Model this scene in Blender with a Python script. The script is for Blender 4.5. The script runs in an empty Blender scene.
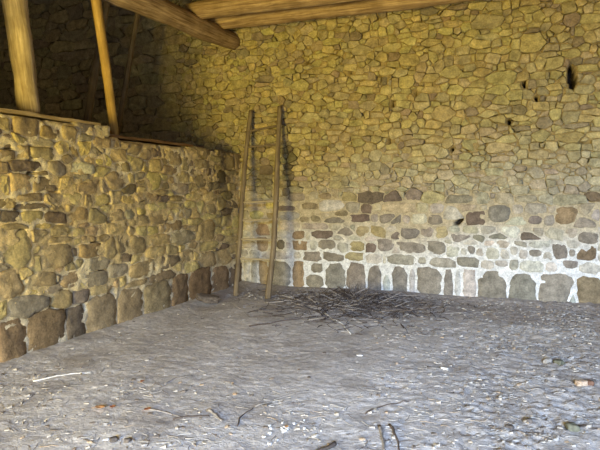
import bpy, math, random
import numpy as np
from mathutils import Vector, noise

C = bpy.context.scene.collection
PI = math.pi

# ---------------------------------------------------------------- camera, light, exposure
cam_d = bpy.data.cameras.new('camera')
cam_d.sensor_width = 36.0
cam_d.lens = 34.2
cam_d.clip_start = 0.05
cam = bpy.data.objects.new('camera', cam_d)
C.objects.link(cam)
cam.location = (0, 0, 1.6)
cam.rotation_euler = (math.radians(90 - 3.71), 0, math.radians(22.4))
S = bpy.context.scene
S.camera = cam
S.view_settings.view_transform = 'Standard'
S.view_settings.look = 'None'
S.view_settings.gamma = 1.0
S.view_settings.use_curve_mapping = False
S.view_settings.exposure = -0.55

w = bpy.data.worlds.new('overcast_sky')
S.world = w
w.use_nodes = True
w.node_tree.nodes['Background'].inputs[0].default_value = (0.62, 0.75, 1.0, 1)
w.node_tree.nodes['Background'].inputs[1].default_value = 0.45


def area(name, loc, aim, sx, sy, power, col, spread=180):
    d = bpy.data.lights.new(name, 'AREA')
    d.shape = 'RECTANGLE'
    d.size = sx
    d.size_y = sy
    d.energy = power
    d.color = col
    d.spread = math.radians(spread)
    o = bpy.data.objects.new(name, d)
    C.objects.link(o)
    o.location = loc
    o.rotation_euler = (Vector(aim) - Vector(loc)).to_track_quat('-Z', 'Y').to_euler()
    return o


# the light that comes in through the open front of the barn: warm light thrown up by the
# sunlit yard, and the cooler light of the open sky that slants down on floor and wall foot
area('yard_light', (-2.75, -2.9, 1.2), (-2.4, 8.2, 4.2), 2.0, 1.6, 450, (1.0, 0.77, 0.17), 110)
area('sky_light', (2.4, -8.0, 3.9), (-1.2, 6.3, 0.0), 5.5, 1.8, 2100, (0.52, 0.69, 1.0), 90)

# added fill lamp without a real source, brightens the space behind the low wall
area('recess_fill', (-8.6, 3.0, 4.7), (-8.0, 8.2, 3.2), 1.6, 0.5, 14, (1.0, 0.84, 0.55), 150)

# ---------------------------------------------------------------- helpers


def nz(x, y, z=0.0):
    return noise.noise(Vector((x, y, z)))


def mesh_obj(name, verts, faces, mats, fmat=None, cols=None, smooth=True, parent=None):
    me = bpy.data.meshes.new(name)
    me.from_pydata(verts, [], faces)
    for m in mats:
        me.materials.append(m)
    if fmat is not None:
        me.polygons.foreach_set('material_index', fmat)
    if isinstance(smooth, bool):
        me.polygons.foreach_set('use_smooth', [smooth] * len(faces))
    else:
        me.polygons.foreach_set('use_smooth', smooth)
    if cols is not None:
        a = me.color_attributes.new('Col', 'FLOAT_COLOR', 'POINT')
        arr = np.ones((len(verts), 4), dtype=np.float32)
        arr[:, :3] = np.array(cols, dtype=np.float32)
        a.data.foreach_set('color', arr.ravel())
    me.update()
    o = bpy.data.objects.new(name, me)
    C.objects.link(o)
    if parent:
        o.parent = parent
    return o


def tag(o, label=None, cat=None, group=None, kind=None):
    if label:
        o['label'] = label
    if cat:
        o['category'] = cat
    if group:
        o['group'] = group
    if kind:
        o['kind'] = kind
    return o


def empty(name, loc=(0, 0, 0), rz=0):
    o = bpy.data.objects.new(name, None)
    C.objects.link(o)
    o.location = loc
    o.rotation_euler = (0, 0, rz)
    return o


def copy_tree(o, parent=None):
    c = o.copy()
    C.objects.link(c)
    if parent:
        c.parent = parent
    for ch in [k for k in o.children]:
        copy_tree(ch, c)
    return c


def nodes(name, rough=0.9):
    m = bpy.data.materials.new(name)
    m.use_nodes = True
    nt = m.node_tree
    b = nt.nodes['Principled BSDF']
    b.inputs['Roughness'].default_value = rough
    b.inputs['Specular IOR Level'].default_value = 0.15
    return m, nt, b


def N(nt, t, **kw):
    n = nt.nodes.new(t)
    for k, v in kw.items():
        setattr(n, k, v)
    return n


def tex_noise(nt, vec, scale, detail=4, rough=0.6, dist=0.0):
    n = N(nt, 'ShaderNodeTexNoise')
    n.inputs['Scale'].default_value = scale
    n.inputs['Detail'].default_value = detail
    n.inputs['Roughness'].default_value = rough
    n.inputs['Distortion'].default_value = dist
    nt.links.new(vec, n.inputs['Vector'])
    return n.outputs['Fac']


def ramp(nt, fac, stops):
    r = N(nt, 'ShaderNodeValToRGB')
    e = r.color_ramp.elements
    e[0].position, e[0].color = stops[0][0], (*stops[0][1], 1)
    e[1].position, e[1].color = stops[-1][0], (*stops[-1][1], 1)
    for p, c in stops[1:-1]:
        k = e.new(p)
        k.color = (*c, 1)
    nt.links.new(fac, r.inputs[0])
    return r.outputs[0]


def mix(nt, a, b, fac, mode='MIX'):
    n = N(nt, 'ShaderNodeMix', data_type='RGBA', blend_type=mode)
    for sock, v in ((n.inputs[0], fac), (n.inputs[6], a), (n.inputs[7], b)):
        if hasattr(v, 'links') or hasattr(v, 'is_linked'):
            nt.links.new(v, sock)
        elif isinstance(v, tuple):
            sock.default_value = (*v, 1)
        else:
            sock.default_value = v
    return n.outputs[2]


def bump(nt, b, h, strength, dist):
    n = N(nt, 'ShaderNodeBump')
    n.inputs['Strength'].default_value = strength
    n.inputs['Distance'].default_value = dist
    nt.links.new(h, n.inputs['Height'])
    nt.links.new(n.outputs[0], b.inputs['Normal'])


def mat_vcol(name, sc=9.0, amp=0.45, bs=0.5, bd=0.01, fine=60, blotch=None, rough=0.93):
    m, nt, b = nodes(name, rough)
    co = N(nt, 'ShaderNodeTexCoord').outputs['Object']
    at = N(nt, 'ShaderNodeAttribute', attribute_name='Col').outputs['Color']
    lo, hi = 1 - amp, 1 + amp
    g = ramp(nt, tex_noise(nt, co, sc, 6, 0.65), [(0.3, (lo, lo, lo)), (0.7, (hi, hi, hi))])
    c = mix(nt, at, g, 1.0, 'MULTIPLY')
    g2 = ramp(nt, tex_noise(nt, co, fine, 3, 0.6), [(0.25, (0.72, 0.72, 0.72)), (0.75, (1.25, 1.25, 1.25))])
    c = mix(nt, c, g2, 1.0, 'MULTIPLY')
    if blotch:
        f = ramp(nt, tex_noise(nt, co, 2.1, 5, 0.6), [(0.5, (0, 0, 0)), (0.72, (1, 1, 1))])
        c = mix(nt, c, blotch, f)
    nt.links.new(c, b.inputs['Base Color'])
    bump(nt, b, tex_noise(nt, co, fine * 0.8, 6, 0.7), bs, bd)
    return m


M_STONE = mat_vcol('wall_stone', 10, 0.40, 0.9, 0.012, 45)
M_MORTAR = mat_vcol('lime_mortar', 14, 0.30, 0.9, 0.012, 55)
M_SOIL = mat_vcol('dusty_earth', 5.0, 0.17, 0.75, 0.026, 24)
M_BITS = mat_vcol('dry_litter', 20, 0.2, 0.1, 0.002, 80)


def mat_wood(name, dark, light, sc=1.0, rough=0.75):
    m, nt, b = nodes(name, rough)
    co = N(nt, 'ShaderNodeTexCoord').outputs['Object']
    mp = N(nt, 'ShaderNodeMapping')
    nt.links.new(co, mp.inputs[0])
    mp.inputs['Scale'].default_value = (14 * sc, 14 * sc, 0.9 * sc)
    f = tex_noise(nt, mp.outputs[0], 2.2, 6, 0.65, 0.6)
    c = ramp(nt, f, [(0.3, dark), (0.52, tuple((a + q) / 2 for a, q in zip(dark, light))), (0.68, light)])
    g = ramp(nt, tex_noise(nt, co, 3.0, 4, 0.6), [(0.35, (0.72, 0.70, 0.66)), (0.65, (1.1, 1.1, 1.1))])
    c = mix(nt, c, g, 1.0, 'MULTIPLY')
    nt.links.new(c, b.inputs['Base Color'])
    bump(nt, b, f, 0.7, 0.01)
    return m


M_LOG = mat_wood('peeled_log', (0.20, 0.12, 0.06), (0.62, 0.45, 0.25))
M_POST = mat_wood('pale_post', (0.32, 0.23, 0.11), (0.74, 0.60, 0.36))
M_THINPOST = mat_wood('yellow_pole', (0.36, 0.22, 0.06), (0.66, 0.45, 0.16))
M_GREYPOLE = mat_wood('dull_brace', (0.16, 0.12, 0.07), (0.30, 0.23, 0.13))
M_LADDER = mat_wood('ladder_pole', (0.16, 0.12, 0.08), (0.36, 0.29, 0.19))
M_RUNG = mat_wood('ladder_rung', (0.40, 0.33, 0.22), (0.62, 0.54, 0.38))
M_PLANKL = mat_wood('pale_timber', (0.42, 0.30, 0.13), (0.72, 0.56, 0.30))
M_PLANKD = mat_wood('brown_timber', (0.20, 0.11, 0.05), (0.42, 0.26, 0.12))
M_BOARD = mat_wood('roof_board', (0.10, 0.065, 0.035), (0.24, 0.16, 0.09), 0.4)


def mat_plain(name, col, amp=0.3, sc=30, rough=0.85):
    m, nt, b = nodes(name, rough)
    co = N(nt, 'ShaderNodeTexCoord').outputs['Object']
    lo = tuple(c * (1 - amp) for c in col)
    hi = tuple(min(1, c * (1 + amp)) for c in col)
    f = tex_noise(nt, co, sc, 5, 0.6)
    nt.links.new(ramp(nt, f, [(0.35, lo), (0.65, hi)]), b.inputs['Base Color'])
    bump(nt, b, f, 0.4, 0.004)
    return m


# ---------------------------------------------------------------- stone walls
# stones with a place of their own: along the wall, height, width, height, colour letter
LEFT = """3.77,2.18,0.1,0.09,m;4.03,2.15,0.22,0.16,m;3.8,2.01,0.18,0.12,d;3.75,1.79,0.09,0.1,d;4.24,1.95,0.37,0.12,m;4.35,2.14,0.26,0.1,o;4.6,1.98,0.12,0.1,o;
4.03,1.81,0.39,0.11,d;4.39,1.8,0.21,0.14,g;4.72,1.81,0.36,0.13,w;4.42,2.29,0.18,0.07,o;4.81,2.23,0.24,0.1,g;5.03,2.23,0.19,0.11,g;4.95,2,0.2,0.11,g;
3.94,1.64,0.25,0.17,t;4.22,1.66,0.32,0.13,m;4.52,1.64,0.19,0.13,t;4.7,1.71,0.2,0.09,g;5.03,1.79,0.22,0.1,t;5.29,1.97,0.2,0.16,m;3.75,1.62,0.12,0.14,t;
4.85,1.61,0.3,0.13,m;4.05,1.5,0.26,0.08,m;4.31,1.49,0.18,0.08,m;3.78,1.46,0.17,0.09,m;4.61,1.48,0.25,0.11,t;4.81,1.47,0.13,0.12,m;5.01,1.47,0.22,0.12,t;
3.81,1.34,0.24,0.1,d;3.84,1.24,0.24,0.06,m;4.07,1.33,0.26,0.13,t;4.34,1.31,0.28,0.12,d;4.65,1.3,0.28,0.17,o;4.94,1.28,0.28,0.14,m;5.25,1.29,0.24,0.16,m;
4.39,1.16,0.18,0.1,m;4.14,1.13,0.19,0.14,m;4.64,1.14,0.23,0.09,t;4.91,1.14,0.31,0.11,m;3.86,1.03,0.35,0.33,t;4.35,0.92,0.39,0.26,m;4.83,0.94,0.39,0.16,o;
5.17,0.93,0.27,0.23,m;4.39,0.77,0.12,0.07,m;4.67,0.8,0.14,0.1,m;4.92,0.75,0.31,0.15,g;3.78,0.73,0.26,0.24,m;3.95,0.8,0.14,0.09,t;4.16,0.69,0.37,0.14,m;
4.53,0.65,0.3,0.15,m;4.88,0.62,0.37,0.18,g;3.7,0.51,0.1,0.16,t;3.99,0.49,0.44,0.19,g;4.4,0.47,0.24,0.18,t;4.66,0.44,0.24,0.15,g;4.94,0.46,0.22,0.1,t;
3.8,0.2,0.3,0.37,b;4.2,0.2,0.45,0.4,b;4.59,0.18,0.28,0.35,d;4.97,0.19,0.46,0.43,m;5.47,0.2,0.47,0.41,m;6,0.21,0.56,0.44,m;6.48,0.19,0.4,0.44,b;
7.01,0.22,0.56,0.45,b;7.54,0.19,0.51,0.42,b;8.05,0.17,0.46,0.42,d;5.29,0.95,0.31,0.26,m;5.63,0.91,0.26,0.22,m;6.06,1.23,0.38,0.18,m;7.19,0.97,0.52,0.32,o;
6.57,0.93,0.57,0.22,g;6.22,0.64,0.44,0.16,d;5.73,0.6,0.58,0.22,m;5.26,0.65,0.34,0.19,g;5.58,0.45,0.41,0.09,t;6.09,0.45,0.57,0.12,m;6.68,0.66,0.34,0.2,m;
7.15,0.56,0.49,0.21,m;7.64,0.54,0.43,0.25,m;5.88,1.49,0.32,0.11,m;6.17,1.47,0.26,0.09,d;6.31,1.84,0.36,0.13,m;5.57,2.05,0.26,0.12,m;5.38,2.29,0.21,0.06,y;
5.6,2.28,0.26,0.07,t;5.94,2.27,0.16,0.07,y;6.23,2.26,0.26,0.08,t;6.64,2.24,0.29,0.08,t;7.02,2.23,0.31,0.09,t;7.43,2.21,0.29,0.07,m;5.5,1.58,0.25,0.12,d;
7.04,1.72,0.37,0.17,m"""
BACK = """-4.2,0.22,0.15,0.36,w;-4.04,0.23,0.16,0.36,o;-3.72,0.25,0.3,0.43,g;-3.43,0.23,0.17,0.41,o;-3.11,0.36,0.15,0.13,g;-3.14,0.15,0.23,0.17,g;-2.8,0.24,0.26,0.36,g;
-2.48,0.26,0.25,0.4,g;-2.17,0.23,0.21,0.41,g;-1.81,0.24,0.3,0.43,g;-1.4,0.28,0.37,0.39,g;-1.1,0.23,0.15,0.39,g;-0.83,0.23,0.22,0.37,w;-0.54,0.23,0.37,0.43,g;
-0.12,0.26,0.33,0.42,g;0.28,0.26,0.41,0.46,g;0.7,0.26,0.35,0.45,b;1.03,0.27,0.27,0.44,g;1.36,0.25,0.32,0.41,g;-2.85,0.54,0.29,0.12,g;-3.19,0.54,0.3,0.13,g;
-2.49,0.56,0.28,0.12,t;-2.25,0.72,0.18,0.15,d;-2.02,0.76,0.27,0.15,g;-2.46,0.74,0.23,0.15,t;-2.94,0.74,0.33,0.14,g;-3.72,0.7,0.16,0.19,d;-3.01,0.89,0.39,0.14,d;
-2.65,0.93,0.25,0.12,g;-2.39,0.94,0.22,0.15,t;-2.13,0.95,0.24,0.15,t;-1.84,0.91,0.18,0.12,g;-2.45,1.14,0.34,0.12,d;-2.83,1.11,0.32,0.09,g;-3.13,1.12,0.2,0.09,m;
-3.33,1.1,0.2,0.09,m;-1.96,1.16,0.39,0.15,g;-2.31,1.29,0.18,0.12,d;-2.7,1.22,0.19,0.09,m;-3.23,1.32,0.33,0.08,m;-2.27,1.48,0.37,0.16,d;-1.92,1.47,0.24,0.15,d;
-2.59,1.47,0.22,0.15,t;-2.96,1.48,0.2,0.08,m;-1.63,1.49,0.26,0.17,g;-1.35,1.47,0.31,0.17,t;-0.99,1.45,0.35,0.13,g;-1.89,1.13,0.21,0.15,g;-1.31,1.16,0.22,0.13,g;
-1.08,1.22,0.25,0.21,w;-0.74,1.2,0.27,0.21,d;-0.44,1.25,0.34,0.19,g;-1.73,0.93,0.38,0.13,g;-1.42,0.96,0.17,0.13,g;-1.21,0.96,0.19,0.16,t;-0.96,0.91,0.24,0.11,g;
-0.71,0.91,0.16,0.1,g;-0.46,0.93,0.29,0.08,g;-1.64,0.76,0.44,0.15,g;-1.28,0.76,0.31,0.16,g;-0.81,0.75,0.13,0.11,g;-0.85,0.58,0.35,0.14,g;0,1.19,0.2,0.11,g;
0.39,1.23,0.26,0.18,o;0.71,1.5,0.16,0.1,b;-0.06,0.94,0.22,0.11,d;0.66,0.95,0.28,0.12,g;-0.25,0.76,0.13,0.11,w;0.03,0.74,0.17,0.09,g;0.31,0.77,0.19,0.16,g;
0.46,0.76,0.07,0.09,g;0.65,0.75,0.19,0.16,b;0.44,0.59,0.24,0.09,g;-0.4,0.57,0.18,0.08,w;0.72,1.25,0.11,0.12,w;0.91,1.23,0.23,0.15,g;1.22,1.2,0.26,0.15,g;
1.03,0.94,0.25,0.13,g;0.99,0.73,0.22,0.13,m;1.35,0.73,0.26,0.13,g;-4.06,0.67,0.22,0.23,m;-4.05,0.93,0.25,0.16,o;-4.18,1.17,0.22,0.15,y;-3.88,1.11,0.14,0.14,y;
-3.39,0.88,0.2,0.13,o;-3.39,0.69,0.24,0.13,o;-3.6,1.27,0.28,0.08,d;-3.91,1.33,0.18,0.1,y;-0.66,3.84,0.39,0.19,t;-0.75,3.55,0.26,0.12,y;-0.09,3.51,0.32,0.28,y;
-1.74,3.11,0.23,0.17,y;-1.24,2.64,0.28,0.22,y;-0.45,3.09,0.38,0.16,y;0.4,2.26,0.33,0.13,y;0.05,2.29,0.19,0.14,y;-0.14,2.24,0.15,0.12,t;0.09,2.47,0.17,0.16,m;
0.4,2.51,0.19,0.18,t;-0.8,2.8,0.21,0.14,y;-0.46,2.14,0.38,0.13,t;0.04,2.04,0.24,0.13,t;-1.07,2.96,0.19,0.14,y;-1.7,3.42,0.31,0.17,y;-0.94,3.36,0.16,0.11,t;
-1.4,2.14,0.25,0.14,t;-0.97,1.92,0.22,0.12,t;-2.59,3.35,0.22,0.15,y;-2.41,3.62,0.3,0.13,t;-3.39,3.18,0.27,0.18,y;-3.23,2.67,0.3,0.14,t;-4.44,3.27,0.33,0.14,y;
-2.04,3.02,0.18,0.14,y"""


def parse(s):
    out = []
    for e in s.replace('\n', '').split(';'):
        p = e.split(',')
        out.append((float(p[0]), float(p[1]), float(p[2]), float(p[3]), p[4]))
    return out


PAL = {'d': (0.180, 0.145, 0.115), 'b': (0.230, 0.170, 0.110), 'm': (0.310, 0.250, 0.165), 'g': (0.280, 0.250, 0.205),
       't': (0.420, 0.350, 0.200), 'y': (0.450, 0.375, 0.175), 'w': (0.500, 0.470, 0.400), 'o': (0.330, 0.250, 0.150)}


def pack(fixed, rnd, u0, u1, z0, z1, size_at, tries, tight=0.86):
    """fills what the placed stones leave free with stones of the size size_at() gives"""
    cell = 0.5
    grid = {}
    seeds = []

    def add(s):
        seeds.append(s)
        grid.setdefault((int(s[0] // cell), int(s[1] // cell)), []).append(s)

    for s in fixed:
        add(s)
    for t in range(tries):
        u = rnd.uniform(u0, u1)
        z = rnd.uniform(z0, z1)
        k = 1.25 * (1 - t / tries) + 0.5
        w_, h_, row = size_at(u, z, rnd)
        w_ *= k
        h_ *= (0.45 + 0.55 * k)
        if row:
            z = (math.floor(z / row) + 0.5) * row + rnd.uniform(-0.01, 0.01)
            h_ = min(h_, row * 1.05)
        gi, gj = int(u // cell), int(z // cell)
        ok = True
        for i in (-1, 0, 1):
            for j in (-1, 0, 1):
                for s in grid.get((gi + i, gj + j), ()):
                    a = abs(s[0] - u) / ((s[2] + w_) / 2)
                    c = abs(s[1] - z) / ((s[3] + h_) / 2)
                    if (a ** 3 + c ** 3) ** (1 / 3) < tight:
                        ok = False
                        break
                if not ok:
                    break
            if not ok:
                break
        if ok:
            add((u, z, w_, h_, '*'))
    return seeds, grid, cell


def cell_poly(s, grid, cell, gap, pw, grow):
    u, z, w_, h_ = s[:4]
    gx, gz = w_ / 2 * grow, h_ / 2 * grow
    poly = [(u - gx, z - gz), (u + gx, z - gz), (u + gx, z + gz), (u - gx, z + gz)]
    gi, gj = int(u // cell), int(z // cell)
    near = [q for i in (-2, -1, 0, 1, 2) for j in (-1, 0, 1) for q in grid.get((gi + i, gj + j), ()) if q is not s]
    for q in near:
        dx, dz = q[0] - u, q[1] - z
        if abs(dx) > (w_ + q[2]) * 0.75 or abs(dz) > (h_ + q[3]) * 0.8:
            continue
        W, Hh = (w_ + q[2]) / 2, (h_ + q[3]) / 2
        a, c = dx / W, dz / Hh
        m = max(abs(a), abs(c), 1e-6)
        nx = math.copysign((abs(a) / m) ** pw / W, dx)
        nzz = math.copysign((abs(c) / m) ** pw / Hh, dz)
        L_ = math.hypot(nx, nzz)
        nx, nzz = nx / L_, nzz / L_
        ri = w_ * abs(nx) + h_ * abs(nzz)
        rj = q[2] * abs(nx) + q[3] * abs(nzz)
        f = ri / (ri + rj)
        d = (u + dx * f) * nx + (z + dz * f) * nzz - gap / 2
        out = []
        for k in range(len(poly)):
            p, r = poly[k], poly[(k + 1) % len(poly)]
            dp, dr = p[0] * nx + p[1] * nzz - d, r[0] * nx + r[1] * nzz - d
            if dp <= 0:
                out.append(p)
            if (dp <= 0) != (dr <= 0):
                t = dp / (dp - dr)
                out.append((p[0] + (r[0] - p[0]) * t, p[1] + (r[1] - p[1]) * t))
        poly = out
        if len(poly) < 3:
            return None
    return poly


def chaikin(p, k, n):
    for _ in range(n):
        q = []
        for i in range(len(p)):
            a, b = p[i], p[(i + 1) % len(p)]
            q.append((a[0] + (b[0] - a[0]) * k, a[1] + (b[1] - a[1]) * k))
            q.append((a[0] + (b[0] - a[0]) * (1 - k), a[1] + (b[1] - a[1]) * (1 - k)))
        p = q
    return p


def resample(p, step):
    out = []
    for i in range(len(p)):
        a, b = p[i], p[(i + 1) % len(p)]
        L_ = math.hypot(b[0] - a[0], b[1] - a[1])
        k = max(1, int(round(L_ / step)))
        for j in range(k):
            out.append((a[0] + (b[0] - a[0]) * j / k, a[1] + (b[1] - a[1]) * j / k))
    return out


def stone_mesh(V, F, K, SM, poly, rnd, col, face, bulge, bevel, tilt, rough, smooth, step):
    """one stone: outline in (u, z); out is the distance in front of the wall plane"""
    poly = resample(poly, step)
    n = len(poly)
    if n < 4:
        return
    cu = sum(p[0] for p in poly) / n
    cz = sum(p[1] for p in poly) / n
    R_ = sum(math.hypot(p[0] - cu, p[1] - cz) for p in poly) / n
    if R_ < 0.015:
        return
    sd = rnd.uniform(0, 99)
    tu, tz = rnd.uniform(-tilt, tilt), rnd.uniform(-tilt, tilt)
    base = len(V)
    rings = [(1.03, -0.09), (1.0, face - bevel), (1 - min(0.3, bevel * 0.8 / R_), face), (0.55, face + bulge * 0.7)]
    for ri, (sc, dd) in enumerate(rings):
        for (pu, pz) in poly:
            u, z = cu + (pu - cu) * sc, cz + (pz - cz) * sc
            if ri:
                j = 0.12 * R_ * nz(u * 14, z * 14, sd)
                u += j
                z += 0.12 * R_ * nz(u * 14, z * 14, sd + 31)
            dep = dd
            if ri:
                dep += (u - cu) * tu + (z - cz) * tz
                if ri > 1:
                    dep += rough * nz(u * 9, z * 9, sd)
                    dep += rough * 0.5 * nz(u * 26, z * 26, sd)
                else:
                    dep += rough * 0.4 * nz(u * 20, z * 20, sd)
            V.append((u, z, dep))
    V.append((cu, cz, face + bulge + rough * nz(cu * 9, cz * 9, sd)))
    k = rnd.uniform(0.84, 1.16)
    cc = tuple(c * k * rnd.uniform(0.96, 1.04) for c in col)
    K.extend([cc] * (4 * n + 1))
    for r in range(3):
        for i in range(n):
            a, b = base + r * n + i, base + r * n + (i + 1) % n
            F.append((a, b, b + n, a + n))
            SM.append(smooth)
    top = base + 4 * n
    for i in range(n):
        F.append((base + 3 * n + i, base + 3 * n + (i + 1) % n, top))
        SM.append(smooth)


def build_wall(name, seeds, grid, cell, style, mort, us, zs, place, rnd, extra=None, holes=()):
    V, F, K, SM = [], [], [], []
    for s in seeds:
        if s[4] == 'h':
            continue
        gap, pw, grow, face, bulge, bevel, tilt, rough, ch, smooth, col = style(s, rnd)
        p = cell_poly(s, grid, cell, gap, pw, grow)
        if not p or any(abs(s[0] - hu) < 0.02 and abs(s[1] - hz) < 0.02 for hu, hz in holes):
            continue
        if ch:
            p = chaikin(p, 0.25, ch)
        else:
            p = chaikin(p, 0.07, 1)
        stone_mesh(V, F, K, SM, p, rnd, col, face, bulge, bevel, tilt, rough, smooth, 0.05 if s[2] < 0.3 else 0.06)
    ns = len(F)
    # mortar bed as a displaced sheet
    b0 = len(V)
    for z in zs:
        for u in us:
            d, c = mort(u, z)
            V.append((u, z, d))
            K.append(c)
    nu = len(us)
    for j in range(len(zs) - 1):
        for i in range(nu - 1):
            a = b0 + j * nu + i
            F.append((a, a + 1, a + 1 + nu, a + nu))
            SM.append(True)
    nm = len(F)
    if extra:
        extra(V, F, K, SM)
    verts = [place(*v) for v in V]
    flip = place.flip
    if flip:
        F = [tuple(reversed(f)) for f in F]
    fm = [0] * ns + [1] * (len(F) - ns)
    return mesh_obj(name, verts, F, [M_STONE, M_MORTAR], fm, K, SM)


def lerp(a, b, t):
    t = max(0.0, min(1.0, t))
    return tuple(x + (y - x) * t for x, y in zip(a, b))


def sm(a, b, x):
    t = max(0.0, min(1.0, (x - a) / (b - a)))
    return t * t * (3 - 2 * t)


# --- back wall: plane y = 8.23, rubble above, limed coursed stones below
YB = 8.23
HOLES = [(-0.993, 1.124, 0.085, 0.038, 0.75), (0.40, 3.03, 0.05, 0.17, 0.1), (-1.95, 2.82, 0.03, 0.09, 0.0), (-2.99, 2.20, 0.03, 0.05, 0.2),
         (-2.60, 3.33, 0.035, 0.04, 0), (-0.35, 2.50, 0.04, 0.05, 0), (-0.02, 2.79, 0.03, 0.06, 0.2), (-0.17, 2.98, 0.03, 0.07, 0),
         (-2.0, 2.28, 0.02, 0.07, -0.2), (-1.1, 2.14, 0.025, 0.05, 0.4), (-1.62, 2.95, 0.02, 0.07, 0.1), (-3.3, 3.5, 0.04, 0.04, 0)]


HOLES = [h if i < 2 else (h[0], h[1], h[2] * 0.75, h[3] * 0.7, h[4]) for i, h in enumerate(HOLES)]


def size_back(u, z, r):
    if z < 0.47:
        return (r.uniform(0.2, 0.35), 0.4, 0)
    if z < 1.5:
        return (r.uniform(0.12, 0.34), r.uniform(0.09, 0.14), 0.155)
    if u < -5.6:
        return (r.uniform(0.15, 0.34), r.uniform(0.10, 0.2), 0.0)
    return (r.uniform(0.055, 0.15), r.uniform(0.045, 0.105), 0.0)


def shade_stain(u, z):  # ladder shadow painted into the wall colour, plus one real ring stain
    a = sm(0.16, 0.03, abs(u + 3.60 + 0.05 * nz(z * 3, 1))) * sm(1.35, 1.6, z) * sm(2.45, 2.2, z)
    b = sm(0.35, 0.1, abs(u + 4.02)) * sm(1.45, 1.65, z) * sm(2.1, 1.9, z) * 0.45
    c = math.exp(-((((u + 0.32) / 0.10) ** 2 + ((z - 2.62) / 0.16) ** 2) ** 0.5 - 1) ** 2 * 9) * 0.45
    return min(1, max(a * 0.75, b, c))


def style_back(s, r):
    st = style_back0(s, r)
    k = shade_stain(s[0], s[1])
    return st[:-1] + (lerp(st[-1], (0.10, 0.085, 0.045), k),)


def style_back0(s, r):
    u, z, code = s[0], s[1], s[4]
    lime = 1 - sm(1.15, 1.75, z + 0.12 * nz(u * 0.8, 3.1))
    if code == '*':
        if z < 0.5:
            col = (0.55, 0.54, 0.50)
        elif lime > 0.6:
            col = lerp((0.56, 0.53, 0.46), PAL['t'], r.uniform(0.0, 0.8) * sm(0.5, 1.3, z))
            if r.random() < 0.2:
                col = lerp(col, PAL['g'], 0.6)
        else:
            q = r.random()
            col = PAL['y'] if q < 0.55 else PAL['t'] if q < 0.88 else PAL['m'] if q < 0.99 else PAL['o']
            col = lerp(col, (0.44, 0.40, 0.31), 0.8 * (1 - sm(1.5, 2.35, z + 0.35 * nz(u * 0.7, z, 12) - 0.10 * (u + 1.5))))  # paler where the cool sky light falls, painted into the stone colour
            if u < -5.4:  # shade of the recess put into the stone colour
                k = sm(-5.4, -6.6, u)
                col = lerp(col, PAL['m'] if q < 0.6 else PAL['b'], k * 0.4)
    else:
        col = PAL[code]
    if z < 0.5:
        return (0.030, 3.5, 1.3, 0.006, 0.006, 0.012, 0.02, 0.008, 1, True, col)
    if lime > 0.5:
        return (0.014, 3.5, 1.35, 0.003, 0.006, 0.010, 0.03, 0.008, 1, True, col)
    return (r.choice((0.004, 0.008, 0.016)), r.choice((0.8, 1.2, 1.8)), 1.5, r.uniform(-0.006, 0.016), 0.006, 0.010, 0.24, 0.018, 0, False, col)


def mort_back(u, z):
    lime = 1 - sm(1.1, 1.8, z + 0.12 * nz(u * 0.8, 3.1))
    n1 = nz(u * 3.1, z * 4.1, 5)
    n2 = nz(u * 11, z * 13, 9)
    d_hi = -0.028 + 0.026 * n1 + 0.030 * n2
    d_lo = -0.001 + 0.004 * n1 + 0.010 * n2
    d_hi -= 0.09 * sm(0.36, 0.48, nz(u * 8.5, z * 9.5, 60))
    d = d_hi + (d_lo - d_hi) * lime
    pit = False
    for hu, hz, hw, hh, an in HOLES:
        a, b = u - hu, z - hz
        if abs(a) < 0.3 and abs(b) < 0.3:
            p = a * math.cos(an) + b * math.sin(an)
            q = -a * math.sin(an) + b * math.cos(an)
            if (p / hw) ** 2 + (q / hh) ** 2 < 1:
                d -= 0.28
                pit = True
    white = (0.76, 0.76, 0.74)
    cream = (0.50, 0.43, 0.30)
    ochre = (0.35, 0.265, 0.12)
    c = lerp(ochre, cream, 1 - sm(1.3, 2.3, z + 0.3 * nz(u * 0.7, z, 12)))
    c = lerp(c, white, sm(1.25, 0.45, z + 0.25 * nz(u * 0.9, z * 2, 7)))
    c = lerp(c, cream, 0.5 * sm(-3.2, -3.9, u))
    if u < -5.4:  # mortar colour darkened too, for the shade in the recess
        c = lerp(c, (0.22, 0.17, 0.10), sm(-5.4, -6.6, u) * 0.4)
    c = lerp(c, (0.08, 0.065, 0.035), shade_stain(u, z))
    if pit:
        c = (0.05, 0.04, 0.03)  # painted dark to stand for the shade inside the hole
    return d, c


def place_back(u, z, d):
    return (u, YB - d, z)


place_back.flip = False
rb = random.Random(11)
hs = [(h[0], h[1], max(0.07, h[2] * 2.2), max(0.07, h[3] * 1.9), 'h') for h in HOLES]
sb, gb, cb = pack(parse(BACK) + hs, rb, -9.9, 3.2, 0.0, 5.3, size_back, 90000)


def hole_filter(seeds, grid):
    drop = [s for s in seeds for h in HOLES[:2] if abs(s[0] - h[0]) < s[2] * 0.35 and abs(s[1] - h[1]) < s[3] * 0.35]
    return [(s[0], s[1]) for s in drop]


us = np.concatenate([np.arange(-9.9, -5.6, 0.05), np.arange(-5.6, 1.6, 0.022), np.arange(1.6, 3.3, 0.05)])
zs = np.arange(-0.05, 5.35, 0.024)
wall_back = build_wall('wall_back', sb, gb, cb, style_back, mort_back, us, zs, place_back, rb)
tag(wall_back, 'tall rubble stone back wall, limed and coursed at its foot, ochre above', kind='structure')

# --- low wall on the left: plane x = -4.45, stepped top, half a metre thick
XL = -4.45


def top_left(y):
    return 2.285 if y < 5.08 else 2.17


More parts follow.
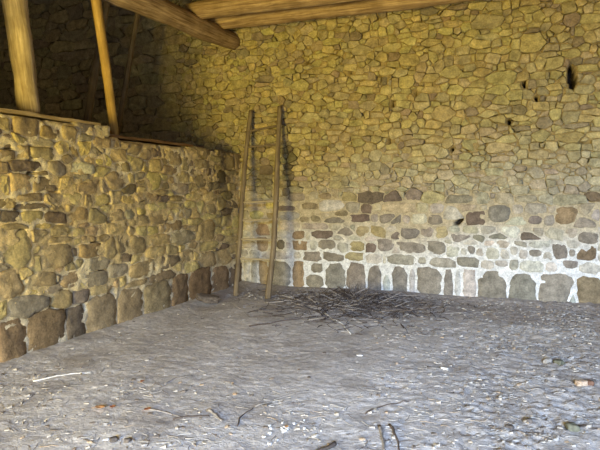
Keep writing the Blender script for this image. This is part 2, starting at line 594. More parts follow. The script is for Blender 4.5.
def size_left(u, z, r):
    if z < 0.5:
        return (r.uniform(0.3, 0.5), 0.42, 0)
    if u > 5.2 and z > 1.0:
        return (r.uniform(0.12, 0.27), r.uniform(0.07, 0.15), 0)
    return (r.uniform(0.14, 0.34), r.uniform(0.07, 0.16), 0)


def style_left(s, r):
    st = style_left0(s, r)
    c = st[-1]
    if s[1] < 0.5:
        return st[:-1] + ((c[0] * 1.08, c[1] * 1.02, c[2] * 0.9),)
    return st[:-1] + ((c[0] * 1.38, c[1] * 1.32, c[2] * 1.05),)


def style_left0(s, r):
    u, z, code = s[0], s[1], s[4]
    if code == '*':
        q = r.random()
        col = PAL['t'] if q < 0.36 else PAL['m'] if q < 0.72 else PAL['y'] if q < 0.80 else PAL['g'] if q < 0.88 else PAL['d']
        if z < 0.5:
            col = PAL['b']
    else:
        col = PAL[code]
    if z < 0.47:
        return (0.014, 3.5, 1.35, 0.014, 0.010, 0.016, 0.07, 0.022, 1, True, col)
    return (0.014, 1.4, 1.4, r.uniform(0.0, 0.018), 0.006, 0.012, 0.14, 0.022, 0, s[2] > 0.2, col)


def mort_left(u, z):
    n1 = nz(u * 3.1, z * 4.1, 15)
    n2 = nz(u * 12, z * 14, 19)
    d = 0.001 + 0.012 * n1 + 0.020 * n2 + 0.010 * nz(u * 27, z * 29, 23)
    d -= 0.07 * sm(0.36, 0.48, nz(u * 6.5, z * 8.5, 61))
    if z > top_left(u) - 0.04:
        d -= 0.02
    c = (0.68, 0.53, 0.27)
    c = lerp(c, (0.82, 0.70, 0.44), sm(0.0, 0.45, nz(u * 1.6, z * 2.4, 44)) + sm(5.4, 4.6, u) * sm(1.7, 2.0, z) * 0.8)
    c = lerp(c, (0.64, 0.57, 0.43), sm(0.6, 0.2, z))
    return d, c


def place_left(u, z, d):
    return (XL + d, u, z)


place_left.flip = False


def dark_band(u, z):  # darkens an upright band of the low wall near the corner
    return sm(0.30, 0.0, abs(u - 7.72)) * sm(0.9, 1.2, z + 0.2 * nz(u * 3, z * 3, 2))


rl = random.Random(5)
fl = [s for s in parse(LEFT)]
sl, gl, cl = pack(fl, rl, 0.3, 8.3, 0.0, 2.29, size_left, 30000)
sl = [s for s in sl if s[1] + s[3] * 0.40 < top_left(s[0]) and not (s[0] > 8.2)]
gl = {}
for s in sl:
    gl.setdefault((int(s[0] // cl), int(s[1] // cl)), []).append(s)


def left_shell(V, F, K, SM):
    """top, back and step faces that give the low wall its thickness"""
    c = (0.40, 0.32, 0.19)
    prev = None
    ys = np.arange(-3.0, 8.3, 0.06)
    for y in ys:
        t = top_left(y)
        row = []
        for d in (-0.01, -0.12, -0.25, -0.38, -0.5):
            row.append(len(V))
            V.append((y, t + 0.018 * nz(y * 7, d * 9, 3) - (0.03 if d == -0.01 else 0), d))
            K.append(c)
        row.append(len(V))
        V.append((y, -0.05, -0.5))
        K.append(c)
        if prev:
            for k in range(5):
                F.append((prev[k], row[k], row[k + 1], prev[k + 1]))
                SM.append(False)
        prev = row


us = np.concatenate([np.arange(-3.0, 3.0, 0.06), np.arange(3.0, 8.26, 0.022)])
zs = np.arange(-0.05, 2.18, 0.022)


class MortTop:
    pass


def build_left():
    # the sheet follows the stepped top: heights are stretched to the top of the wall
    def mort(u, z):
        return mort_left(u, z)

    class P:
        flip = False

        def __call__(self, u, z, d):
            return (XL + d, u, z)
    zz = np.linspace(0, 1, 104)
    V, F, K, SM = [], [], [], []
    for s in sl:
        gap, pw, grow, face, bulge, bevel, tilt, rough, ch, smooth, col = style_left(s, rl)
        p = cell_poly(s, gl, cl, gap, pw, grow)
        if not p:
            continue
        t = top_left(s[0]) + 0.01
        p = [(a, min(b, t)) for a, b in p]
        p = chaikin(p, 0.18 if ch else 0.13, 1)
        k = dark_band(s[0], s[1])
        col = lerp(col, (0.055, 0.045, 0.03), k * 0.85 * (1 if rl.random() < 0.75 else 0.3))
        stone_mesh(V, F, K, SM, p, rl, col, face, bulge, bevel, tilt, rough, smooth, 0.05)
    ns = len(F)
    b0 = len(V)
    for q in zz:
        for u in us:
            z = -0.05 + (top_left(u) + 0.03) * q
            d, c = mort(u, z)
            c = lerp(c, (0.09, 0.07, 0.05), dark_band(u, z) * 0.8)
            V.append((u, z, d))
            K.append(c)
    nu = len(us)
    for j in range(len(zz) - 1):
        for i in range(nu - 1):
            a = b0 + j * nu + i
            F.append((a, a + 1, a + 1 + nu, a + nu))
            SM.append(True)
    left_shell(V, F, K, SM)
    verts = [(XL + d, u, z) for u, z, d in V]
    return mesh_obj('wall_left', verts, F, [M_STONE, M_MORTAR], [0] * ns + [1] * (len(F) - ns), K, SM)


wall_left = build_left()
tag(wall_left, 'low stone wall with stepped top and big squared stones at its foot', kind='structure')


# --- the rest of the shell, outside the frame
def box_mesh(name, x0, x1, y0, y1, z0, z1, mat):
    v = [(x, y, z) for x in (x0, x1) for y in (y0, y1) for z in (z0, z1)]
    f = [(0, 1, 3, 2), (4, 6, 7, 5), (0, 4, 5, 1), (2, 3, 7, 6), (0, 2, 6, 4), (1, 5, 7, 3)]
    o = mesh_obj(name, v, f, [mat], smooth=False)
    return tag(o, kind='structure')


M_FARWALL = mat_plain('far_stone', (0.26, 0.20, 0.12), 0.4, 5)
box_mesh('wall_far_left', -10.3, -9.9, -3.4, 8.7, -0.05, 5.4, M_FARWALL)
box_mesh('wall_right', 5.0, 5.4, -3.4, 8.7, -0.05, 5.4, M_FARWALL)
box_mesh('wall_back_end', 3.2, 5.0, 8.24, 8.7, -0.05, 5.4, M_FARWALL)
box_mesh('wall_front_left', -9.9, -4.45, -3.4, -3.0, -0.05, 5.4, M_FARWALL)
lv = [(x, y, z) for x, zl in ((-4.45, 2.1), (-1.5, 2.1), (5.0, 4.0)) for y in (-3.4, -3.0) for z in (zl, 5.4)]  # unseen front wall, its sloping underside invented to shape the sky light
lf = [(0, 1, 3, 2), (8, 10, 11, 9)] + [tuple(b + i for i in q) for b in (0, 4) for q in ((0, 4, 5, 1), (2, 3, 7, 6), (0, 2, 6, 4), (1, 5, 7, 3))]
tag(mesh_obj('wall_front_mask', lv, lf, [M_FARWALL], smooth=False), kind='structure')
box_mesh('wall_left_blocker', -4.95, -4.5, -3.0, 3.35, 2.34, 5.4, M_FARWALL)  # unseen wall added to keep the yard light out of the recess
box_mesh('ceiling', -10.3, 5.4, -3.4, 8.7, 5.3, 5.42, M_BOARD)

# ---------------------------------------------------------------- earth floor
def floor_z(x, y):
    z = 0.016 * nz(x * 0.7, y * 0.7, 2) + 0.009 * nz(x * 2.6, y * 2.6, 4)
    z += 0.004 * nz(x * 8, y * 8, 6)
    rg = sm(-1.4, 0.2, x + 0.25 * nz(x, y, 8))
    z += (0.007 + 0.015 * rg) * nz(x * 17, y * 15, 7)
    z += (0.004 + 0.010 * rg) * nz(x * 9 + y * 5, y * 12, 17)
    z += 0.05 * sm(7.9, 8.25, y) + 0.05 * sm(-3.0, 0.4, x) * sm(6.2, 8.2, y)
    e = ((x + 2.15) / 1.15) ** 2 + ((y - 7.35) / 1.0) ** 2
    z += 0.09 * math.exp(-e * 1.4)
    z += 0.03 * sm(0.5, 0.0, x - XL)
    return z


def soil_col(x, y):
    c = (0.56, 0.53, 0.51)
    c = lerp(c, (0.64, 0.61, 0.59), sm(-0.2, 0.4, nz(x * 1.3, y * 1.3, 20)))
    c = lerp(c, (0.38, 0.34, 0.31), sm(0.1, 0.5, nz(x * 2.4, y * 2.4, 25)) * 0.6)
    c = lerp(c, (0.47, 0.42, 0.36), sm(-1.2, 0.4, x) * 0.5)
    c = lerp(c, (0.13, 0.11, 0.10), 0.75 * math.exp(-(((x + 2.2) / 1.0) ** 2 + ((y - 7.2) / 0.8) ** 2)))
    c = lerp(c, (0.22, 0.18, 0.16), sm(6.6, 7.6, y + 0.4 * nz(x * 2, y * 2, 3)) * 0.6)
    return c


xs = np.concatenate([np.arange(-10.3, -4.5, 0.4), np.arange(-4.5, 1.6, 0.028), np.arange(1.6, 5.5, 0.2)])
ys = np.concatenate([np.arange(-12.0, 1.8, 0.3), np.arange(1.8, 8.32, 0.028), [8.7]])
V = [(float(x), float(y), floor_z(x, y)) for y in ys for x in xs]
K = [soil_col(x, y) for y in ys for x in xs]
nu = len(xs)
F = [(j * nu + i, j * nu + i + 1, (j + 1) * nu + i + 1, (j + 1) * nu + i) for j in range(len(ys) - 1) for i in range(nu - 1)]
fl_o = mesh_obj('floor', V, F, [M_SOIL], None, K, True)
tag(fl_o, 'trodden grey earth floor', kind='structure')


# ---------------------------------------------------------------- round timber
def frame_for(d):
    d = d.normalized()
    a = Vector((0, 0, 1)) if abs(d.z) < 0.9 else Vector((1, 0, 0))
    s = d.cross(a).normalized()
    return s, d.cross(s).normalized()


def log_mesh(name, pts, radii, mat, rnd, seg=14, sub=10, rough=0.06, parent=None, knots=0, bow=0.0, origin=None):
    """a pole through pts; local z runs along it so the grain follows"""
    P = [Vector(p) for p in pts]
    cl_, rr = [], []
    for i in range(len(P) - 1):
        for k in range(sub):
            t = k / sub
            cl_.append(P[i].lerp(P[i + 1], t))
            rr.append(radii[i] * (1 - t) + radii[i + 1] * t)
    cl_.append(P[-1])
    rr.append(radii[-1])
    # ease the corners
    for _ in range(3):
        cl_ = [cl_[0]] + [(cl_[i - 1] + cl_[i] * 2 + cl_[i + 1]) / 4 for i in range(1, len(cl_) - 1)] + [cl_[-1]]
    org = Vector(origin) if origin is not None else P[0]
    zdir = (P[-1] - P[0]).normalized()
    sx, sy = frame_for(zdir)
    sd = rnd.uniform(0, 50)
    kn = [(rnd.uniform(0.05, 0.95), rnd.uniform(0, 2 * PI)) for _ in range(knots)]
    verts, faces = [], []
    n = len(cl_)
    for i, c in enumerate(cl_):
        r0 = rr[i]
        end = 1.0
        if i in (0, n - 1):
            end = 0.88
        wob = Vector((nz(i * 0.35, sd), nz(i * 0.35, sd + 9), 0)) * bow
        for k in range(seg):
            a = 2 * PI * k / seg
            f = 1 + rough * nz(math.cos(a) * 1.4 + sd, math.sin(a) * 1.4, i * 0.30) * 2
            f += rough * 0.8 * nz(math.cos(a) * 4, math.sin(a) * 4 + sd, i * 0.9)
            for kt, ka in kn:
                da = (a - ka + PI) % (2 * PI) - PI
                f += 0.30 * math.exp(-((i / n - kt) * n * 1.1) ** 2 - (da * 2.0) ** 2)
            v = c + (sx * math.cos(a) + sy * math.sin(a)) * r0 * f * end + sx * wob.x + sy * wob.y
            w_ = v - org
            verts.append((w_.dot(sx), w_.dot(sy), w_.dot(zdir)))
    for i in range(n - 1):
        for k in range(seg):
            a, b = i * seg + k, i * seg + (k + 1) % seg
            faces.append((a, a + seg, b + seg, b))
    faces.append(tuple(range(seg)))
    faces.append(tuple(reversed(range((n - 1) * seg, n * seg))))
    smf = [True] * (len(faces) - 2) + [False, False]
    o = mesh_obj(name, verts, faces, [mat], None, None, smf, parent)
    from mathutils import Matrix
    m = Matrix((sx, sy, zdir)).transposed()
    # sx, sy, zdir is left handed when sy = d x s; keep it as measured
    if m.determinant() < 0:
        for v in o.data.vertices:
            v.co.y = -v.co.y
        m = Matrix((sx, -sy, zdir)).transposed()
    o.matrix_world = Matrix.Translation(org) @ m.to_4x4() if not parent else Matrix.Translation(org) @ m.to_4x4()
    bm_fix(o)
    return o


def bm_fix(o):
    import bmesh
    bm = bmesh.new()
    bm.from_mesh(o.data)
    bmesh.ops.recalc_face_normals(bm, faces=bm.faces)
    bm.to_mesh(o.data)
    bm.free()


rt = random.Random(3)
o = log_mesh('roof_beam', [(-4.53, 8.30, 3.94), (-4.66, 6.9, 3.96), (-4.78, 5.37, 3.99), (-4.95, 3.9, 4.05), (-5.0, 3.3, 4.06)], [0.13, 0.15, 0.17, 0.18, 0.18], M_LOG, rt, 16, 9, 0.07, knots=6)
tag(o, 'rough tie log running above the low wall into the back wall', 'beam')
o = log_mesh('roof_beam', [(-4.72, 7.22, 4.16), (-2.5, 7.22, 4.16), (0.5, 7.2, 4.17), (5.1, 7.2, 4.18)], [0.125, 0.145, 0.15, 0.15], M_LOG, rt, 16, 12, 0.05, knots=5)
tag(o, 'thick front log with a rounded sawn end resting on the tie log', 'beam', 'logs laid along the back wall')
o = log_mesh('roof_beam', [(-4.72, 7.80, 4.14), (-2.5, 7.82, 4.13), (0.5, 7.83, 4.14), (5.1, 7.83, 4.15)], [0.11, 0.12, 0.125, 0.13], M_LOG, rt, 14, 12, 0.06, knots=5)
tag(o, 'thinner brown log lying behind the front log, close to the back wall', 'beam', 'logs laid along the back wall')

o = log_mesh('timber_post', [(-4.62, 4.22, 2.29), (-4.70, 4.21, 3.1), (-4.82, 4.20, 3.86)], [0.10, 0.115, 0.12], M_POST, rt, 14, 10, 0.07, knots=3)
tag(o, 'thick pale peeled post standing on the low wall, carrying the tie log', 'post')
o = log_mesh('timber_pole', [(-4.62, 5.46, 2.19), (-4.68, 5.40, 3.0), (-4.75, 5.32, 3.83)], [0.052, 0.055, 0.058], M_THINPOST, rt, 10, 10, 0.05)
tag(o, 'slim yellow pole leaning up from the step of the low wall', 'pole')
o = log_mesh('timber_brace', [(-5.86, 5.71, 0.0), (-5.54, 6.02, 2.57), (-5.33, 6.22, 4.17), (-5.20, 6.35, 5.25)], [0.05, 0.05, 0.045, 0.045], M_GREYPOLE, rt, 8, 10, 0.05)
tag(o, 'dim brace behind the slim yellow pole', 'pole')
o = log_mesh('timber_brace', [(-5.96, 6.42, 0.0), (-5.62, 6.75, 2.62), (-5.38, 6.98, 4.45), (-5.28, 7.07, 5.25)], [0.038, 0.038, 0.035, 0.035], M_GREYPOLE, rt, 8, 10, 0.05)
tag(o, 'thinnest dim brace, standing between the yellow pole and the back wall', 'pole')


def plank(name, a, b, width, thick, mat, rnd, wear=0.01):
    a, b = Vector(a), Vector(b)
    L_ = (b - a).length
    n = int(L_ / 0.08)
    V, F = [], []
    for i in range(n + 1):
        t = i / n
        for (px, pz) in ((-.5, -.5), (-.5, .42), (-.42, .5), (.42, .5), (.5, .42), (.5, -.5)):
            V.append((px * width + wear * nz(i * 0.3, px * 5, pz * 3), t * L_, pz * thick + wear * nz(i * 0.4, px * 7 + 9, pz * 3)))
    for i in range(n):
        for k in range(6):
            p, q = i * 6 + k, i * 6 + (k + 1) % 6
            F.append((p, q, q + 6, p + 6))
    F.append((5, 4, 3, 2, 1, 0))
    F.append(tuple(n * 6 + k for k in range(6)))
    # long side on local z so the grain runs lengthways
    V = [(v[0], -v[2], v[1]) for v in V]
    o = mesh_obj(name, V, F, [mat], smooth=False)
    bm_fix(o)
    d = (b - a).normalized()
    from mathutils import Matrix
    side = d.cross(Vector((0, 0, 1))).normalized()
    up = side.cross(d).normalized()
    o.matrix_world = Matrix.Translation(a) @ Matrix((side, -up, d)).transposed().to_4x4()
    return o


o = plank('wall_plate', (-4.51, 3.0, 2.30), (-4.52, 5.02, 2.30), 0.16, 0.035, M_PLANKL, rt)
tag(o, 'pale weathered timber lying on the higher step of the low wall', 'timber')
o = plank('wall_plate', (-4.60, 5.10, 2.20), (-4.60, 6.98, 2.20), 0.16, 0.035, M_PLANKD, rt)
tag(o, 'thin brown board lying on the lower step of the low wall', 'timber')

# ---------------------------------------------------------------- ladder
BL, TL = Vector((-4.00, 7.24, 0.03)), Vector((-4.20, 8.13, 2.82))
BR, TR = Vector((-3.47, 7.22, 0.03)), Vector((-3.70, 8.13, 2.86))
lad = empty('ladder', ((BL + BR) / 2).to_tuple())
tag(lad, 'tall handmade pole ladder with thin rungs leaning in the corner on the stone wall', 'ladder')
bpy.context.view_layer.update()


def rail(b, t, r0, r1, bend):
    pts = []
    for k in range(5):
        q = k / 4
        p = b.lerp(t, q)
        p.x += bend * math.sin(q * PI) + 0.012 * math.sin(q * 7)
        pts.append(p)
    return pts, [r0 + (r1 - r0) * k / 4 for k in range(5)]


def under(o, root):
    o.parent = root
    o.matrix_parent_inverse = root.matrix_world.inverted()


for b, t, bend, r0, r1 in ((BL, TL, -0.015, 0.036, 0.036), (BR, TR, 0.045, 0.044, 0.036)):
    pts, rr = rail(b, t, r0, r1, bend)
    o = log_mesh('rail', pts, rr, M_LADDER, rt, 10, 8, 0.06, knots=2)
    under(o, lad)


def on_rail(b, t, bend, q):
    p = b.lerp(t, q)
    p.x += bend * math.sin(q * PI) + 0.012 * math.sin(q * 7)
    return p


for q, dz, m in ((0.19, 0.0, M_RUNG), (0.29, 0.0, M_RUNG), (0.39, 0.01, M_RUNG), (0.485, 0.005, M_RUNG), (0.79, 0.0, M_LADDER), (0.885, 0.025, M_LADDER)):
    a = on_rail(BL, TL, -0.015, q)
    b = on_rail(BR, TR, 0.045, q)
    a.z += -dz / 2
    b.z += dz
    e = (b - a).normalized()
    o = log_mesh('rung', [a - e * 0.05, b + e * 0.05], [0.016, 0.015], m, rt, 8, 8, 0.08)
    under(o, lad)


# ---------------------------------------------------------------- things on the floor
def twig_geo(V, F, K, p, ang, length, r, rnd, col, lift=0.0, curve=0.3, pitch=0.0, segs=4):
    x, y = max(p[0], -4.2), p[1]
    a = ang
    base = len(V)
    z0 = floor_z(x, y) + r * 0.8 + lift
    st = length / segs
    for i in range(segs + 1):
        q = i / segs
        z = max(floor_z(x, y) + r * 0.6, z0 + math.sin(pitch) * length * q)
        rr = r * (1 - 0.45 * q)
        nx, ny = -math.sin(a), math.cos(a)
        for k in range(4):
            t = PI / 2 * k + PI / 4
            V.append((x + nx * math.cos(t) * rr, y + ny * math.cos(t) * rr, z + math.sin(t) * rr))
            K.append(col)
        a += rnd.uniform(-curve, curve)
        x += math.cos(a) * st
        y = min(8.12, y + math.sin(a) * st)
        x = max(x, -4.37)
    for i in range(segs):
        for k in range(4):
            p0, p1 = base + i * 4 + k, base + i * 4 + (k + 1) % 4
            F.append((p0, p1, p1 + 4, p0 + 4))
    F.append((base + 3, base + 2, base + 1, base))
    e = base + segs * 4
    F.append((e, e + 1, e + 2, e + 3))


rf = random.Random(21)
V, F, K = [], [], []
for i in range(2400):
    rad = abs(rf.gauss(0, 0.47))
    th_ = rf.uniform(0, 2 * PI)
    x = -2.2 + rad * math.cos(th_) * 1.35
    y = 7.15 + rad * math.sin(th_) * 1.15
    if y > 8.0:
        y = 8.0 - rf.uniform(0, 0.3)
    g = rf.random()
    col = (0.07, 0.055, 0.05) if g < 0.5 else (0.18, 0.15, 0.13) if g < 0.8 else (0.40, 0.36, 0.33)
    L_ = rf.choice((0.05, 0.08, 0.12, 0.18, 0.30))
    twig_geo(V, F, K, (x, y), rf.uniform(0, 2 * PI), L_, rf.uniform(0.002, 0.006), rf, col,
             rf.uniform(0, 0.10) * math.exp(-rad * 1.5), 0.35, rf.uniform(-0.5, 0.6) * math.exp(-rad), 4)
o = mesh_obj('twig_heap', V, F, [M_BITS], None, K, False)
tag(o, 'dark spread of dry twigs and brush on the floor against the back wall', 'twigs', kind='stuff')

V, F, K = [], [], []


def flake(x, y, s, rnd, col, asp=2.5):
    a = rnd.gauss(-0.35, 0.9)
    L_, W_ = s, s / asp
    z = floor_z(x, y)
    up = rnd.uniform(0.15, 0.6) * s
    ca, sa = math.cos(a), math.sin(a)
    b = len(V)
    t1, t2 = rnd.uniform(-.5, .5) * W_, rnd.uniform(-.4, .4) * W_
    pr = [(-L_ / 2, -W_ / 3, 0.0), (0, -W_ / 2 + t1, up * 0.35), (L_ / 2, t2, up * rnd.random()), (0, W_ / 2, up * 0.5), (-L_ / 2, W_ / 3, up * 0.2)]
    pr2 = [(p[0], p[1], -0.008) for p in pr]
    for (u, v, h) in pr + pr2:
        V.append((x + u * ca - v * sa, y + u * sa + v * ca, z + 0.003 + h))
        K.append(col)
    F.append((b, b + 1, b + 2, b + 3, b + 4))
    for k in range(5):
        F.append((b + k, b + 5 + k, b + 5 + (k + 1) % 5, b + (k + 1) % 5))


def dens(x, y):
    r_ = sm(-1.8, -0.2, x + 0.4 * nz(x * 1.2, y * 1.2, 50))
    f_ = sm(4.4, 3.2, y) * 0.35
    b_ = sm(6.5, 7.6, y) * 0.5
    pat = sm(-0.15, 0.35, nz(x * 1.7, y * 1.7, 33))
    return min(1.0, 0.06 + 0.75 * r_ + f_ + b_) * (0.35 + 0.65 * pat)


cnt = 0
while cnt < 9000:
    y = rf.uniform(2.2, 8.15)
    x = rf.uniform(-4.35, 2.0)
    if rf.random() > dens(x, y):
        continue
    g = rf.random()
    if g < 0.45:
        col = (0.40, 0.37, 0.33)
    elif g < 0.74:
        col = (0.18, 0.15, 0.125)
    elif g < 0.90:
        col = (0.47, 0.42, 0.35)
    elif g < 0.94:
        col = (0.52, 0.47, 0.40)
    else:
        col = (0.38, 0.29, 0.20)
    if rf.random() < 0.5:
        twig_geo(V, F, K, (x, y), rf.gauss(-0.4, 0.8), rf.uniform(0.03, 0.12), rf.uniform(0.0015, 0.003), rf, col, 0, 0.5, 0, 3)
    else:
        flake(x, y, rf.choice((0.01, 0.015, 0.02, 0.028, 0.04)), rf, col, rf.uniform(1.2, 4))
    cnt += 1
o = mesh_obj('floor_litter', V, F, [M_BITS], None, K, False)
tag(o, 'chaff, straw and small flakes scattered over the earth floor', 'litter', kind='stuff')

M_STICKD = mat_plain('dark_stick', (0.11, 0.085, 0.07))
M_STICKG = mat_plain('grey_stick', (0.28, 0.25, 0.22))
M_STICKW = mat_plain('bleached_stick', (0.74, 0.72, 0.68))
M_LEAFO = mat_plain('orange_leaf', (0.58, 0.30, 0.12))
M_LEAFR = mat_plain('rust_leaf', (0.36, 0.14, 0.06))
M_LEAFT = mat_plain('tan_leaf', (0.66, 0.46, 0.28))
M_BRICK = mat_plain('orange_stone', (0.50, 0.37, 0.26))
M_GREYST = mat_plain('grey_stone', (0.34, 0.31, 0.27))
M_SLAB = mat_plain('slab_stone', (0.17, 0.14, 0.115))
M_DARKST = mat_plain('dark_clod', (0.12, 0.10, 0.085))
M_RUST = mat_plain('brown_clod', (0.16, 0.09, 0.06))
M_MOSS = mat_plain('mossy_stone', (0.15, 0.145, 0.10))
M_PLAST = mat_plain('white_plaster', (0.74, 0.73, 0.70), 0.1)


def stick(a, b, r, mat, label, curve=0.1, group=None, fork=False, cat='stick'):
    """a stick from floor point a to floor point b, origin at its thick end"""
    a, b = Vector((a[0], a[1], 0)), Vector((b[0], b[1], 0))
    n = 10
    side = Vector((-(b - a).y, (b - a).x, 0))
    V, F = [], []
    sd = rf.uniform(0, 50)
    for i in range(n + 1):
        q = i / n
        p = a.lerp(b, q) + side * (curve * math.sin(q * PI) + 0.05 * nz(q * 4, sd))
        p.z = floor_z(p.x, p.y) + r * 0.7
        d = (b - a).normalized()
        s_ = d.cross(Vector((0, 0, 1)))
        rr = r * (1 - 0.5 * q) * (1 + 0.25 * nz(q * 9, sd))
        for k in range(7):
            t = 2 * PI * k / 7
            v = p + s_ * math.cos(t) * rr + Vector((0, 0, math.sin(t) * rr)) - a
            V.append(tuple(v))
    for i in range(n):
        for k in range(7):
            p0, p1 = i * 7 + k, i * 7 + (k + 1) % 7
            F.append((p0, p1, p1 + 7, p0 + 7))
    F.append(tuple(reversed(range(7))))
    F.append(tuple(range(n * 7, n * 7 + 7)))
    o = mesh_obj('stick', V, F, [mat])
    o.location = a
    bm_fix(o)
    tag(o, label, cat, group)
    return o


stick((-3.80, 3.43), (-3.50, 3.78), 0.007, M_STICKW, 'bleached curved twig on bare earth near the foot of the low wall', 0.08)
stick((-2.14, 3.45), (-1.94, 3.31), 0.011, M_STICKG, 'short grey stick lying slantwise in the near middle of the floor', 0.05)
stick((-0.93, 3.66), (-0.80, 3.31), 0.013, M_STICKG, 'thicker of the two parallel bark strips at the near edge of the floor', 0.0, 'parallel bark strips')
stick((-0.87, 3.70), (-0.72, 3.34), 0.010, M_STICKD, 'darker of the two parallel bark strips at the near edge of the floor', 0.02, 'parallel bark strips')
stick((-1.12, 3.30), (-1.22, 3.10), 0.014, M_STICKD, 'dark broken stick pointing out past the near edge of the floor', 0.05)
stick((-3.02, 5.78), (-2.45, 6.45), 0.010, M_STICKD, 'long dark straight stick reaching out of the twig heap towards the ladder', 0.02)
stick((-2.40, 6.62), (-1.84, 5.92), 0.009, M_STICKW, 'pale stick sloping down the front of the twig heap', 0.04)
stick((-1.08, 3.84), (-0.84, 4.18), 0.006, M_STICKD, 'thin dark bent twig on smooth earth beyond the bark strips', 0.12)
stick((-1.82, 3.30), (-1.86, 3.62), 0.006, M_STICKD, 'dark crooked twig lying beside the white plaster crumbs', 0.08)
stick((-2.28, 3.22), (-2.07, 3.36), 0.007, M_STICKD, 'stubby dark twig left of the short grey stick', 0.08)
stick((-2.56, 3.28), (-2.22, 3.27), 0.005, M_STICKG, 'hair-thin pale twig between the rust leaf and the stubby dark twig', 0.08)
stick((-2.75, 3.78), (-2.66, 4.06), 0.007, M_STICKG, 'small forked grey twig on the bare floor before the low wall', 0.15)
stick((-1.86, 3.66), (-1.62, 4.12), 0.006, M_STICKG, 'long faint grey twig in front of the middle of the floor', 0.06)


def leaf(x, y, size, rz, mat, label, curl=0.4):
    V, F = [], []
    n = 8
    for i in range(n + 1):
        q = i / n
        wd = size * 0.38 * math.sin(q * PI) ** 0.7 * (1 + 0.15 * math.sin(q * 20)) + 0.0008
        u = (q - 0.5) * size
        lift = curl * size * (q - 0.5) ** 2 * 1.6
        for k, f_ in enumerate((-1, -0.5, 0, 0.5, 1)):
            V.append((u, f_ * wd, lift + abs(f_) * wd * curl * 0.9 + 0.002 + 0.003 * nz(q * 5, f_ * 2, x)))
    for i in range(n):
        for k in range(4):
            a = i * 5 + k
            F.append((a, a + 1, a + 6, a + 5))
    root = mesh_obj('leaf', V, F, [mat])
    m = root.modifiers.new('thick', 'SOLIDIFY')
    m.thickness = 0.0015
    root.location = (x, y, floor_z(x, y) + 0.008)
    root.rotation_euler = (0, 0, rz)
    st = mesh_obj('stem', [(-size * 0.5 - size * 0.35 * t, size * 0.05 * math.sin(t * 3) + 0.0012 * math.cos(k * 2.1), 0.004 + 0.0012 * math.sin(k * 2.1)) for t in (0, 0.5, 1) for k in range(3)],
                  [(i * 3 + k, i * 3 + (k + 1) % 3, i * 3 + 3 + (k + 1) % 3, i * 3 + 3 + k) for i in range(2) for k in range(3)] + [(2, 1, 0), (6, 7, 8)], [mat], None, None, False, root)
    tag(root, label, 'leaf', 'dead leaves on the floor')
    return root


leaf(-2.87, 3.17, 0.075, 0.4, M_LEAFO, 'largest orange dead leaf, near the foreground of the bare floor')
leaf(-2.80, 3.22, 0.05, 2.2, M_LEAFR, 'rust brown leaf touching the largest orange leaf')
leaf(-2.53, 3.27, 0.055, 1.2, M_LEAFR, 'single dark rust leaf at the end of the hair-thin twig')
leaf(-2.10, 3.78, 0.045, -0.5, M_LEAFT, 'small tan leaf alone on the smooth middle of the floor')
leaf(-1.50, 3.40, 0.03, 0.9, M_LEAFO, 'tiny orange leaf among the white plaster crumbs')
leaf(-2.95, 3.75, 0.04, -0.9, M_LEAFR, 'small brown leaf between the bleached twig and the largest orange leaf')


def rock(name, x, y, sx, sy, sz, mat, label, cat='stone', group=None, rz=0, seed=0, flat=False):
    import bmesh
    bm = bmesh.new()
    bmesh.ops.create_icosphere(bm, subdivisions=3, radius=1)
    for v in bm.verts:
        c = v.co.copy()
        f_ = 1 + 0.35 * nz(c.x * 1.1 + seed, c.y * 1.1, c.z * 1.1) + 0.14 * nz(c.x * 3 + seed, c.y * 3, c.z * 3)
        p = Vector((max(-0.8, min(0.8, c.x)), max(-0.8, min(0.8, c.y)), max(-0.7, min(0.7, c.z)))) * f_
        v.co = (p.x * sx, p.y * sy, p.z * sz)
    me = bpy.data.meshes.new(name)
    bm.to_mesh(me)
    bm.free()
    me.materials.append(mat)
    me.polygons.foreach_set('use_smooth', [not flat] * len(me.polygons))
    o = bpy.data.objects.new(name, me)
    C.objects.link(o)
    o.location = (x, y, floor_z(x, y) + sz * 0.45)
    o.rotation_euler = (0, 0, rz)
    tag(o, label, cat, group)
    return o


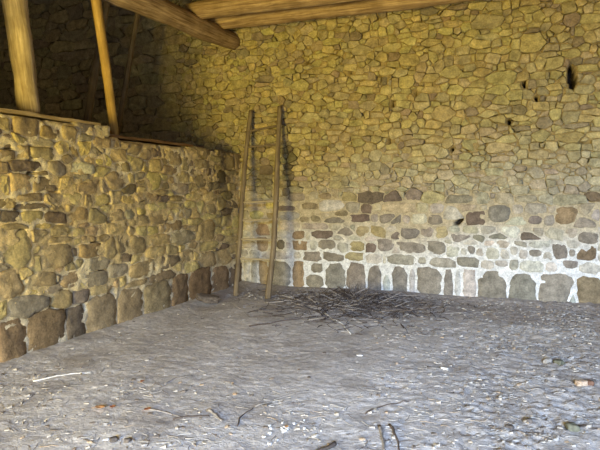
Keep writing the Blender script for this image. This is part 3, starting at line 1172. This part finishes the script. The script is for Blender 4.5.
o = rock('stone_slab', -4.15, 6.72, 0.20, 0.13, 0.06, M_SLAB, 'flat broken slab lying at the foot of the low wall beside the ladder', 'stone', None, 0.9, 4, True)
o.location.z += 0.045
o.rotation_euler = (0.12, 0.20, 0.9)
rock('stone', 0.385, 5.07, 0.055, 0.04, 0.035, M_BRICK, 'orange angular stone on the rough ground, the only bright one', 'stone', 'loose stones', 0.3, 1, True)
rock('stone', 0.45, 5.09, 0.03, 0.03, 0.03, M_RUST, 'dark brown lump touching the orange stone', 'stone', 'loose stones', 0.3, 2)
rock('stone', 0.24, 5.62, 0.05, 0.04, 0.035, M_MOSS, 'mossy dark stone beyond the orange stone', 'stone', 'loose stones', 0.9, 3)
rock('stone', 0.14, 5.62, 0.045, 0.03, 0.03, M_GREYST, 'pale grey stone next to the mossy stone', 'stone', 'loose stones', 0.9, 8)
rock('stone', 0.27, 4.10, 0.05, 0.04, 0.035, M_MOSS, 'olive brown stone in the near corner in front of the orange stone', 'stone', 'loose stones', 0.2, 6)
rock('dirt_clod', 0.0, 4.10, 0.03, 0.025, 0.022, M_DARKST, 'dark clod beside the olive brown stone', 'clod', 'dark clods', 0.2, 7)
rock('dirt_clod', -0.12, 3.97, 0.028, 0.03, 0.02, M_DARKST, 'dark clod nearer the bark strips than the olive brown stone', 'clod', 'dark clods', 1.2, 9)
rock('dirt_clod', -2.43, 2.80, 0.03, 0.024, 0.02, M_DARKST, 'dark clod at the near edge, the one by the white chip', 'clod', 'dark clods', 1.2, 10)
rock('dirt_clod', -2.34, 2.82, 0.024, 0.024, 0.018, M_DARKST, 'second dark clod at the near edge, farther from the white chip', 'clod', 'dark clods', 0.2, 12)
rock('plaster_chip', -2.49, 2.80, 0.022, 0.014, 0.008, M_PLAST, 'white chip beside the dark clods at the near edge', 'chip', None, 0.6, 5)
rock('plaster_chip', -1.51, 5.16, 0.035, 0.015, 0.010, M_PLAST, 'bright white elongated chip alone in the middle of the floor', 'chip', None, 0.5, 6)
rock('stone', -0.70, 5.02, 0.04, 0.02, 0.012, M_PLAST, 'thin white flake on the littered ground before the wall', 'chip', None, -0.3, 14)
k = 0
proto = None
for i in range(26):
    a = rf.uniform(0, 2 * PI)
    q = abs(rf.gauss(0, 0.09))
    x, y = -1.49 + q * math.cos(a) * 1.1, 3.36 + q * math.sin(a) * 1.3
    s_ = rf.uniform(0.006, 0.012)
    if proto is None:
        proto = o = rock('plaster_crumb', x, y, s_, s_, s_ * 0.8, M_PLAST, 'white plaster crumb in the cluster on the near floor', 'crumb', 'white plaster crumbs on the near floor', 0, 20)
        base_s = s_
    else:
        o = proto.copy()
        C.objects.link(o)
        o.location = (x, y, floor_z(x, y) + s_ * 0.4)
        f_ = s_ / base_s
        o.scale = (f_ * rf.uniform(0.8, 1.3), f_, f_)
        o.rotation_euler = (0, 0, rf.uniform(0, 6))
